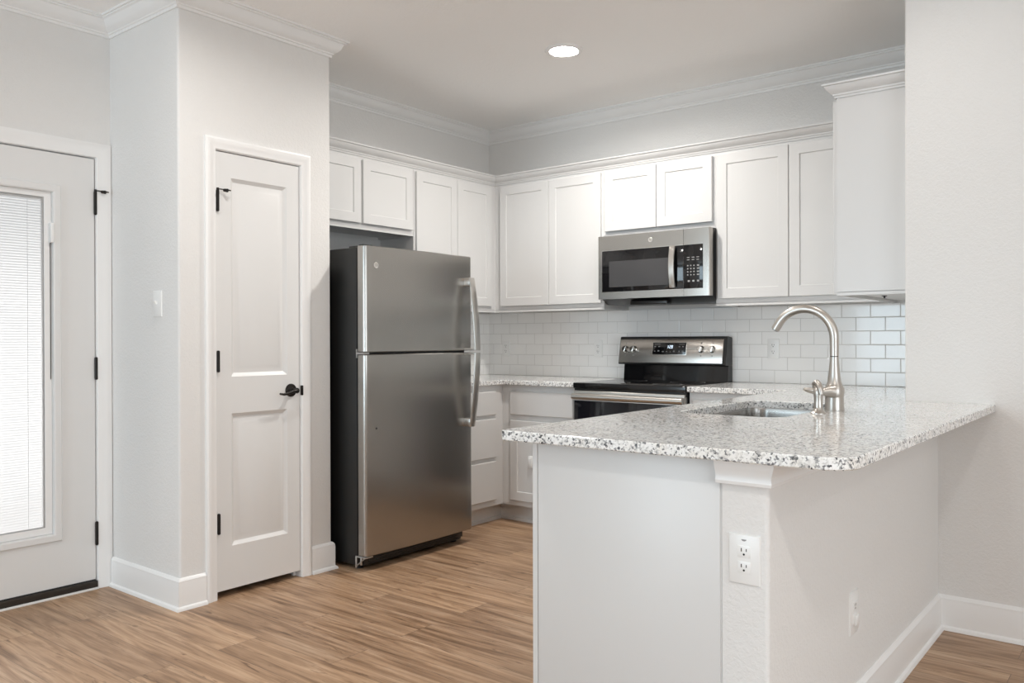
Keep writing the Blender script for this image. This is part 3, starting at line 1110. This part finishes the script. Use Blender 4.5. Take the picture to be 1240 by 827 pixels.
# ------------------------------------------------------------------ refrigerator
fg = thing('refrigerator', 'stainless top-freezer refrigerator with dark sides beside the pantry', 'refrigerator', (-3.66, 3.29, 0))
RY0, RY1 = 2.868, 3.702
DX = -3.238            # face of the doors
fd = fE(DX)
CX1 = DX - 0.085
bm = bm_new()
box(bm, -4.055, CX1, RY0 + 0.008, RY1 - 0.008, 0.022, 1.682, 0.004)
link_mesh('cabinet', bm, 'fridge_side', fg)
bm = one_box(CX1, DX - 0.062, RY0 + 0.014, RY1 - 0.014, 0.09, 1.680)
link_mesh('gasket', bm, 'black_plastic', fg)


def fridge_door(z0, z1):
    """gently bowed front with rounded vertical edges"""
    bm = bm_new()
    prof = []
    n = 18
    rr = 0.020
    y0, y1 = RY0, RY1
    prof.append((DX - 0.066, y0))
    for k in range(0, 7):
        a = PI / 2 * k / 6
        prof.append((DX - 0.010 - rr + rr * math.sin(a), y0 + rr - rr * math.cos(a)))
    for k in range(1, n):
        t = k / n
        prof.append((DX - 0.010 + 0.010 * (1 - (2 * t - 1) ** 2) ** 1.0, y0 + rr + (y1 - y0 - 2 * rr) * t))
    for k in range(0, 7):
        a = PI / 2 * k / 6
        prof.append((DX - 0.010 - rr + rr * math.cos(a), y1 - rr + rr * math.sin(a)))
    prof.append((DX - 0.066, y1))
    n = len(prof)
    lv = [(0.004, z0), (0.0, z0 + 0.004), (0.0, z1 - 0.004), (0.004, z1)]
    rows = []
    cxm, cym = DX - 0.04, (y0 + y1) / 2
    for ins, z in lv:
        rows.append([bm.verts.new((x - ins if x > DX - 0.06 else x, y + (ins if y < cym else -ins), z)) for x, y in prof])
    for a, b2 in zip(rows[:-1], rows[1:]):
        for j in range(n):
            bm.faces.new((a[j], a[(j + 1) % n], b2[(j + 1) % n], b2[j]))
    bm.faces.new(rows[0])
    bm.faces.new(rows[-1])
    return bm


ZSP = 1.127
d_top = link_mesh('freezer_door', fridge_door(ZSP + 0.008, 1.688), 'steel_fridge', fg, 40)
d_bot = link_mesh('fridge_door', fridge_door(0.078, ZSP - 0.004), 'steel_fridge', fg, 40)
link_mesh('door_cap', one_box(DX - 0.064, DX - 0.030, RY0 + 0.005, RY0 + 0.070, 1.6875, 1.694, 0.002), 'black_plastic', d_top)
link_mesh('hinge_cover', one_box(CX1 - 0.075, DX - 0.035, RY0 + 0.022, RY0 + 0.075, 1.682, 1.693, 0.004), 'black_plastic', fg)
bm = one_box(CX1 + 0.004, DX - 0.030, RY0 + 0.003, RY0 + 0.045, ZSP - 0.003, ZSP + 0.007)
box(bm, CX1 - 0.002, CX1 + 0.006, RY0 + 0.004, RY0 + 0.030, ZSP - 0.022, ZSP + 0.024, 0.001)
link_mesh('centre_hinge', bm, 'galvanised', fg)
link_mesh('dark_dot', lathe(bm_new(), [(0, -0.001), (0.0055, -0.001), (0.0055, 0.0012), (0, 0.0016)], (DX - 0.0080, RY0 + 0.073, 0.737), 'x', 14), 'slot_dark', d_bot)
emblem(fE(DX - 0.0082), RY0 + 0.075, 1.588, 0.0, 0.016, d_top)
# kick grille, foot bracket
bm = one_box(CX1 - 0.05, DX - 0.060, RY0 + 0.03, RY1 - 0.05, 0.020, 0.074, 0.003)
for k in range(3):
    box(bm, DX - 0.062, DX - 0.056, RY0 + 0.06, RY1 - 0.08, 0.032 + 0.013 * k, 0.037 + 0.013 * k)
link_mesh('kick_grille', bm, 'black_plastic', fg)
bm = bm_new()
box(bm, DX - 0.098, DX - 0.022, RY0 + 0.006, RY0 + 0.060, 0.066, 0.074, 0.001)
box(bm, DX - 0.098, DX - 0.088, RY0 + 0.004, RY0 + 0.012, 0.012, 0.070, 0.001)
box(bm, DX - 0.060, DX - 0.052, RY0 + 0.004, RY0 + 0.012, 0.030, 0.070, 0.001)
tube(bm, [(DX - 0.092, RY0 + 0.008, 0.020), (DX - 0.030, RY0 + 0.008, 0.068)], 0.004, 8)
link_mesh('hinge_bracket', bm, 'galvanised', fg)
for yy in (RY0 + 0.05, RY1 - 0.06):
    for xx in (CX1 - 0.03, -4.0):
        link_mesh('foot', lathe(bm_new(), [(0.020, 0), (0.020, 0.008), (0.010, 0.010), (0.010, 0.024)], (xx, yy, 0), 'z', 16), 'black_plastic', fg)


# handles: bowed bars meeting at the split
def fridge_handle(parent, z_far, z_split):
    s = 1 if z_far > z_split else -1
    bm = bm_new()
    hy0, hy1 = RY1 - 0.074, RY1 - 0.030
    n = 14
    rows = []
    for k in range(n + 1):
        t = k / n                       # 0 at the far end, 1 at the split
        z = z_far + (z_split - z_far) * t
        o = DX + 0.026 + 0.044 * math.sin(t * PI / 2) ** 0.9
        th = 0.012
        w = 0.004 * math.sin(t * PI)
        ring = [(o, hy0 + 0.004 - w), (o + 0.003, hy0 - w), (o + th - 0.003, hy0 + 0.001 - w), (o + th, hy0 + 0.007), (o + th, hy1 - 0.007), (o + th - 0.003, hy1), (o + 0.003, hy1), (o, hy1 - 0.004)]
        rows.append([bm.verts.new((x, y, z)) for x, y in ring])
    for a, b2 in zip(rows[:-1], rows[1:]):
        for j in range(8):
            bm.faces.new((a[j], a[(j + 1) % 8], b2[(j + 1) % 8], b2[j]))
    bm.faces.new(rows[0])
    bm.faces.new(rows[-1])
    h = link_mesh('handle', bm, 'steel_bright', parent, 30)
    z1 = z_far - s * 0.050
    bm = one_box(DX - 0.012, DX + 0.034, hy0 + 0.001, hy1 - 0.001, min(z_far, z1), max(z_far, z1), 0.005)
    link_mesh('mount', bm, 'steel_bright', parent)
    za = z_split
    zb_ = z_split + s * 0.012
    bm = one_box(DX - 0.010, DX + 0.072, hy0 + 0.001, hy1 - 0.001, min(za, zb_), max(za, zb_), 0.003)
    link_mesh('mount', bm, 'steel_bright', parent)


fridge_handle(d_top, 1.560, ZSP + 0.009)
fridge_handle(d_bot, 0.690, ZSP - 0.005)
# ------------------------------------------------------------------ range
GX0, GX1 = -2.8765, -2.1185
YO = 4.212
rg = thing('range', 'stainless electric range with black glass top between granite worktops', 'range', ((GX0 + GX1) / 2, 4.5, 0))
bm = bm_new()
box(bm, GX0 + 0.002, GX1 - 0.002, YO + 0.03, YB - 0.014, 0.03, 0.898)
box(bm, GX0 + 0.02, GX1 - 0.02, YO + 0.07, YB - 0.05, 0.0, 0.03)
link_mesh('body', bm, 'black_plastic', rg)
bm = one_box(GX0, GX1, YO, YB - 0.075, 0.898, 0.934, 0.006, 3)
ct = link_mesh('cooktop', bm, 'cooktop_glass', rg)
for bx, by, r in ((-2.68, 4.36, 0.105), (-2.31, 4.36, 0.085), (-2.68, 4.62, 0.08), (-2.31, 4.62, 0.105)):
    bm = bm_new()
    rows = []
    for rr in (r, r - 0.003):
        rows.append([bm.verts.new((bx + rr * math.cos(2 * PI * k / 48), by + rr * math.sin(2 * PI * k / 48), 0.9344)) for k in range(48)])
    for k in range(48):
        bm.faces.new((rows[0][k], rows[0][(k + 1) % 48], rows[1][(k + 1) % 48], rows[1][k]))
    link_mesh('burner_ring', bm, 'grey_mark', ct)
# vent strip, oven door
link_mesh('vent_strip', one_box(GX0 + 0.004, GX1 - 0.004, YO + 0.012, YO + 0.04, 0.872, 0.899), 'black_plastic', rg)
fo = fS(YO + 0.012)
bm = rings(bm_new(), fo, GX0 + 0.004, GX1 - 0.006, 0.175, 0.886, [(0, -0.018), (0, 0.008), (0.004, 0.012)], cap0=True)
od = link_mesh('oven_door', bm, 'steel_bright', rg)
bm = rings(bm_new(), fS(YO), GX0 + 0.010, GX1 - 0.012, 0.215, 0.826, [(0, -0.002), (0, 0.002), (0.002, 0.003)])
link_mesh('oven_glass', bm, 'oven_glass', od)
# handle: a broad shallow bar across the top of the door
prof = [(0.004, 0.836), (0.020, 0.832), (0.030, 0.838), (0.033, 0.848), (0.032, 0.860), (0.026, 0.868), (0.012, 0.871), (0.004, 0.868)]
bm = extrude_poly(bm_new(), prof, lambda p, h: Vector((h, YO - p[0], p[1])), GX0 + 0.006, GX1 - 0.010)
link_mesh('oven_handle', bm, 'steel_bright', od, 50)
bm = rings(bm_new(), fo, GX0 + 0.004, GX1 - 0.006, 0.04, 0.170, [(0, -0.018), (0, 0.006), (0.004, 0.010)])
link_mesh('storage_drawer', bm, 'steel', rg)
# back guard: black riser and tilted steel console
yB = YB - 0.012
px = lambda p, h: Vector((h, p[0], p[1]))
riser = [(4.772, 0.934), (4.782, 1.040), (yB, 1.040), (yB, 0.900), (4.762, 0.900), (4.762, 0.934)]
link_mesh('riser', extrude_poly(bm_new(), riser, px, GX0 + 0.026, GX1 - 0.001), 'black_glass', rg)
con = [(4.744, 1.034), (4.740, 1.040), (4.772, 1.207), (4.780, 1.214), (yB - 0.006, 1.208), (yB, 1.200), (yB, 1.034)]
cn = link_mesh('console', extrude_poly(bm_new(), con, px, GX0 + 0.004, GX1 - 0.0005), 'black_plastic', rg)


def on_console(u, o, w):
    """point on the tilted console face: w from 0 (bottom) to 1 (top)"""
    a, c = Vector((4.7405, 1.043)), Vector((4.7715, 1.205))
    t = (c - a).normalized()
    nrm = Vector((-t.y, t.x))
    p = a + (c - a) * w + nrm * o
    return Vector((u, p.x, p.y))


CW = 0.1649
fcn = lambda u, o, w: on_console(u, o, w / CW)
bm = rings(bm_new(), fcn, GX0 + 0.007, GX1 - 0.024, 0.004, CW - 0.009, [(0, -0.001), (0, 0.0015), (0.001, 0.002)])
pn = link_mesh('control_panel', bm, 'steel', rg)
DU = (GX0 + 0.252, GX0 + 0.488)
bm = rings(bm_new(), fcn, DU[0] - 0.003, DU[1] + 0.003, 0.054, 0.136, [(0, 0.0015), (0, 0.0030), (0.001, 0.0035)])
link_mesh('display_bezel', bm, 'emblem_steel', pn)
bm = rings(bm_new(), fcn, DU[0], DU[1], 0.057, 0.133, [(0, 0.002), (0, 0.004), (0.002, 0.005)])
dp = link_mesh('display', bm, 'black_glass', rg)
# clock digits 1:28
SEG = {'1': 'bc', '2': 'abged', '8': 'abcdefg'}


def digit(bm, ch, u, w, sw=0.0085, sh=0.017, th=0.0022):
    s = {'a': (0, sh, sw, sh), 'g': (0, sh / 2, sw, sh / 2), 'd': (0, 0, sw, 0), 'f': (0, sh / 2, 0, sh), 'b': (sw, sh / 2, sw, sh), 'e': (0, 0, 0, sh / 2), 'c': (sw, 0, sw, sh / 2)}
    for k in SEG[ch]:
        a = s[k]
        u0, u1 = min(a[0], a[2]) - th / 2, max(a[0], a[2]) + th / 2
        w0, w1 = min(a[1], a[3]) - th / 2, max(a[1], a[3]) + th / 2
        q = [bm.verts.new(fcn(u + x + 0.12 * y, 0.0054, w + y)) for x, y in ((u0, w0), (u1, w0), (u1, w1), (u0, w1))]
        q2 = [bm.verts.new(fcn(u + x + 0.12 * y, 0.0048, w + y)) for x, y in ((u0, w0), (u1, w0), (u1, w1), (u0, w1))]
        bm.faces.new(q)
        for j in range(4):
            bm.faces.new((q[j], q[(j + 1) % 4], q2[(j + 1) % 4], q2[j]))


bm = bm_new()
uc = DU[0] + 0.100
digit(bm, '1', uc, 0.098)
digit(bm, '2', uc + 0.0185, 0.098)
digit(bm, '8', uc + 0.0325, 0.098)
for ww in (0.102, 0.109):
    q = [bm.verts.new(fcn(uc + 0.0130 + a, 0.0054, ww + c)) for a, c in ((0, 0), (0.003, 0), (0.003, 0.003), (0, 0.003))]
    bm.faces.new(q)
link_mesh('clock_digits', bm, 'display_glow', dp)
for uu, ww, sz in ((0.018, 0.108, 0.010), (0.046, 0.108, 0.010), (0.016, 0.078, 0.008), (0.044, 0.080, 0.012), (0.076, 0.076, 0.010), (0.102, 0.076, 0.007), (0.128, 0.074, 0.006), (0.152, 0.078, 0.011), (0.190, 0.108, 0.010), (0.214, 0.108, 0.010), (0.190, 0.078, 0.010), (0.214, 0.078, 0.011)):
    link_mesh('key', rings(bm_new(), fcn, DU[0] + uu - sz / 2, DU[0] + uu + sz / 2, ww - sz * 0.3, ww + sz * 0.3, [(0, 0.0048), (0, 0.0053)]), 'grey_mark', dp)
for u0, u1, w0, w1 in ((0.014, 0.054, 0.1215, 0.1235), (0.186, 0.226, 0.1215, 0.1235), (0.182, 0.224, 0.0645, 0.0660)):
    link_mesh('printed_line', rings(bm_new(), fcn, DU[0] + u0, DU[0] + u1, w0, w1, [(0, 0.0048), (0, 0.0053)]), 'grey_mark', dp)
e3 = (on_console(0, 1, 0.5) - on_console(0, 0, 0.5)).normalized()
e2 = (on_console(0, 0, 1) - on_console(0, 0, 0)).normalized()
for fu in (0.052, 0.112, 0.590, 0.665):
    u = GX0 + fu if fu < 0.2 else GX0 + fu
    cpt = on_console(u, 0.0015, 0.55)
    bm = lathe(bm_new(), [(0, 0), (0.0225, 0), (0.0225, 0.004), (0.0205, 0.006), (0.0195, 0.020), (0.0175, 0.0235), (0, 0.0245)], cpt, (Vector((1, 0, 0)), e2, e3), 28)
    kb = link_mesh('knob', bm, 'chrome', rg)
    bm = bm_new()
    ang = 0.35
    dv = (Vector((1, 0, 0)) * math.sin(ang) + e2 * math.cos(ang))
    sv = dv.cross(e3)
    q = []
    for o in (0.020, 0.031):
        for a, c in ((-1, -1), (1, -1), (1, 1), (-1, 1)):
            q.append(bm.verts.new(cpt + e3 * o + sv * a * (0.006 if o < 0.03 else 0.004) + dv * c * 0.0165))
    for f in ((0, 1, 2, 3), (4, 5, 6, 7), (0, 1, 5, 4), (1, 2, 6, 5), (2, 3, 7, 6), (3, 0, 4, 7)):
        bm.faces.new([q[i] for i in f])
    link_mesh('grip', bm, 'chrome', kb)
    for s in (-1, 1):
        link_mesh('dial_mark', rings(bm_new(), fcn, u - 0.004, u + 0.004, 0.55 * CW + s * 0.040 - 0.003, 0.55 * CW + s * 0.040 + 0.003, [(0, 0.0015), (0, 0.0023)]), 'grey_mark', pn)

# ------------------------------------------------------------------ microwave
MX0, MX1, YM = -2.8435, -2.0855, 4.452
mw = thing('microwave', 'stainless over-the-range microwave hung under the short cabinet', 'microwave', ((MX0 + MX1) / 2, 4.65, 1.418))
bm = bm_new()
sidep = [(YM + 0.040, 1.4515), (YM + 0.040, 1.846), (YB - 0.010, 1.846), (YB - 0.010, 1.418), (4.56, 1.418)]
extrude_poly(bm, sidep, px, MX0 + 0.003, MX1 - 0.003)
link_mesh('case', bm, 'black_plastic', mw)
bm = one_box(MX0 + 0.20, MX1 - 0.30, 4.50, 4.56, 1.410, 1.436, 0.006)
link_mesh('vent_grille', bm, 'black_plastic', mw)
MS = -2.2525
fm = fS(YM)


def mw_front(u0, u1, right):
    bm = bm_new()
    prof = [(u0, -0.042), (u0, -0.001), (u0 + 0.001, 0.0)]
    if right:
        rr = 0.012
        for k in range(6):
            a = PI / 2 * k / 5
            prof.append((u1 - rr + rr * math.sin(a), -rr + rr * math.cos(a)))
        prof.append((u1, -0.042))
    else:
        prof += [(u1 - 0.001, 0.0), (u1, -0.001), (u1, -0.042)]
    return extrude_poly(bm, prof, lambda p, h: fm(p[0], p[1], h), 1.450, 1.845)


dm = link_mesh('microwave_door', mw_front(MX0, MS - 0.0008, False), 'steel', mw, 40)
cp = link_mesh('control_panel', mw_front(MS + 0.0008, MX1, True), 'steel', mw, 40)
bm = rings(bm_new(), fm, -2.8150, MS - 0.0015, 1.494, 1.751, [(0, -0.003), (0, 0.0010), (0.001, 0.0015)])
wd = link_mesh('door_window', bm, 'black_glass', dm)
bm = rings(bm_new(), fm, -2.763, -2.352, 1.523, 1.684, [(0, 0.001), (0, 0.0018)])
link_mesh('window_screen', bm, 'window_mesh', dm)
bm = rings(bm_new(), fm, -2.8175, MS - 0.0012, 1.4915, 1.7535, [(0, -0.003), (0, 0.0004), (0.0028, 0.0004), (0.0028, -0.003)], cap0=False, cap1=False)
link_mesh('window_rim', bm, 'chrome', dm)
bm = rings(bm_new(), fm, MS + 0.0015, -2.128, 1.494, 1.751, [(0, -0.003), (0, 0.0010), (0.001, 0.0015)])
kp = link_mesh('keypad', bm, 'black_glass', mw)
keys = [(uu, ww, 0.008, 0.002) for ww in (1.676, 1.662) for uu in (-2.221, -2.190, -2.160)]
keys += [(uu, ww, 0.004 if uu < -2.17 else 0.007, 0.0035) for ww in (1.628, 1.610, 1.592, 1.574) for uu in (-2.224, -2.204, -2.184, -2.158)]
keys += [(uu, 1.538, 0.007, 0.005) for uu in (-2.217, -2.188, -2.158)]
for uu, ww, su, sw_ in keys:
    link_mesh('key', rings(bm_new(), fm, uu - su, uu + su, ww - sw_, ww + sw_, [(0, 0.001), (0, 0.0021)]), 'keypad_print', kp)
# bowed vertical handle
bm = bm_new()
rows = []
for k in range(13):
    t = k / 12
    z = 1.502 + (1.749 - 1.502) * t
    o = 0.020 + 0.016 * math.sin(PI * t)
    ring = [(-2.333, o), (-2.331, o + 0.006), (-2.326, o + 0.009), (-2.303, o + 0.009), (-2.298, o + 0.006), (-2.296, o)]
    rows.append([bm.verts.new(fm(u, oo, z)) for u, oo in ring])
for a, b2 in zip(rows[:-1], rows[1:]):
    for j in range(6):
        bm.faces.new((a[j], a[(j + 1) % 6], b2[(j + 1) % 6], b2[j]))
bm.faces.new(rows[0])
bm.faces.new(rows[-1])
hd = link_mesh('handle', bm, 'steel_bright', dm, 30)
for z0, z1 in ((1.504, 1.526), (1.725, 1.747)):
    link_mesh('mount', one_box(-2.326, -2.303, YM - 0.024, YM - 0.001, z0, z1, 0.003), 'chrome', dm)
emblem(fm, -2.471, 1.800, -0.0003, 0.0155, dm)


# ------------------------------------------------------------------ outlets and switch
def outlet(fr, u, w, label, group, hw=0.0355, hh=0.0585, kind='duplex'):
    c = fr(u, 0, w - hh)
    t = thing('outlet', label, 'outlet', c, group)
    link_mesh('plate', rings(bm_new(), fr, u - hw, u + hw, w - hh, w + hh, [(0, 0), (0, 0.002), (0.0015, 0.0045), (0.004, 0.0055)]), 'plate_plastic', t)
    bm_s = bm_new()
    for s in (-1, 1):
        wc = w + s * 0.0195
        rc = link_mesh('receptacle', rings(bm_new(), fr, u - 0.0165, u + 0.0165, wc - 0.0140, wc + 0.0140, [(0, 0.004), (0, 0.0068), (0.002, 0.0075)]), 'plate_plastic', t)
        bm = bm_new()
        rings(bm, fr, u - 0.0075, u - 0.0052, wc + 0.000, wc + 0.0088, [(0, 0.0072), (0, 0.0078)])
        rings(bm, fr, u + 0.0052, u + 0.0072, wc + 0.001, wc + 0.0078, [(0, 0.0072), (0, 0.0078)])
        e3 = fr(0, 1, 0) - fr(0, 0, 0)
        e1 = fr(1, 0, 0) - fr(0, 0, 0)
        lathe(bm, [(0, 0.0072), (0.0027, 0.0072), (0.0027, 0.0078), (0, 0.0078)], fr(u, 0, wc - 0.0065), (e1, Vector((0, 0, 1)), e3), 12)
        link_mesh('slots', bm, 'slot_dark', rc)
    return t


fb_t = fS(YB - 0.008)
go = 'white duplex outlets on the tile'
outlet(fb_t, -3.908, 1.130, 'white outlet on the tile in the far left corner', go)
outlet(fb_t, -3.093, 1.131, 'white outlet on the tile just left of the range', go)
outlet(fb_t, -1.861, 1.138, 'white outlet on the tile behind the faucet right of the range', go)
t = outlet(fS(KY0), -0.821, 0.6585, 'large white outlet on the end of the peninsula half wall', None, 0.040, 0.0610)
bm = bm_new()
fk = fS(KY0)
extrude_poly(bm, [(0.0065 * math.cos(PI * k / 12), -0.0045 * math.sin(PI * k / 12)) for k in range(13)], lambda p, h: fk(-0.8215 + p[0], h, 0.708 + p[1]), 0.005, 0.0062)
link_mesh('screw', bm, 'grey_mark', t)
t = outlet(fE(KX1), 2.6165, 0.368, 'white outlet low on the long side of the peninsula half wall', None, 0.040, 0.0635)
bm = one_box(KX1 + 0.006, KX1 + 0.0145, 2.6165 - 0.015, 2.6165 + 0.022, 0.330, 0.362, 0.004)
link_mesh('plug_cover', bm, 'plate_plastic', t)

sw = thing('light_switch', 'white light switch on the side of the pantry near the entry door', 'switch', (-3.632, YP0, 1.309))
fs_ = fS(YP0)
link_mesh('plate', rings(bm_new(), fs_, -3.668, -3.596, 1.309, 1.427, [(0, 0), (0, 0.002), (0.0015, 0.0045), (0.004, 0.0055)]), 'plate_plastic', sw)
bm = bm_new()
tube(bm, [fs_(-3.632, 0.004, 1.368), fs_(-3.632, 0.012, 1.374), fs_(-3.632, 0.018, 1.379)], [(0.0045, 0.009), (0.004, 0.007), (0.0035, 0.005)], 12)
link_mesh('toggle', bm, 'plate_plastic', sw)

# ------------------------------------------------------------------ recessed light
LX, LY = -2.58, 3.70
cl_ = thing('recessed_light', 'round recessed ceiling light glowing above the kitchen', 'light', (LX, LY, ZC - 0.012))
bm = bm_new()
prof = [(0.073, -0.0045), (0.080, -0.009), (0.098, -0.007), (0.105, -0.0005), (0.105, 0.0), (0.070, 0.0)]
lathe(bm, prof, (LX, LY, ZC), 'z', 48)
for f in [f for f in bm.faces if len(f.verts) > 4]:
    bm.faces.remove(f)
link_mesh('trim_ring', bm, 'trim_paint', cl_)
bm = lathe(bm_new(), [(0.073, -0.0035), (0.073, -0.0055), (0.05, -0.008), (0, -0.009)], (LX, LY, ZC), 'z', 40)
link_mesh('lens', bm, 'lens_glow', cl_)
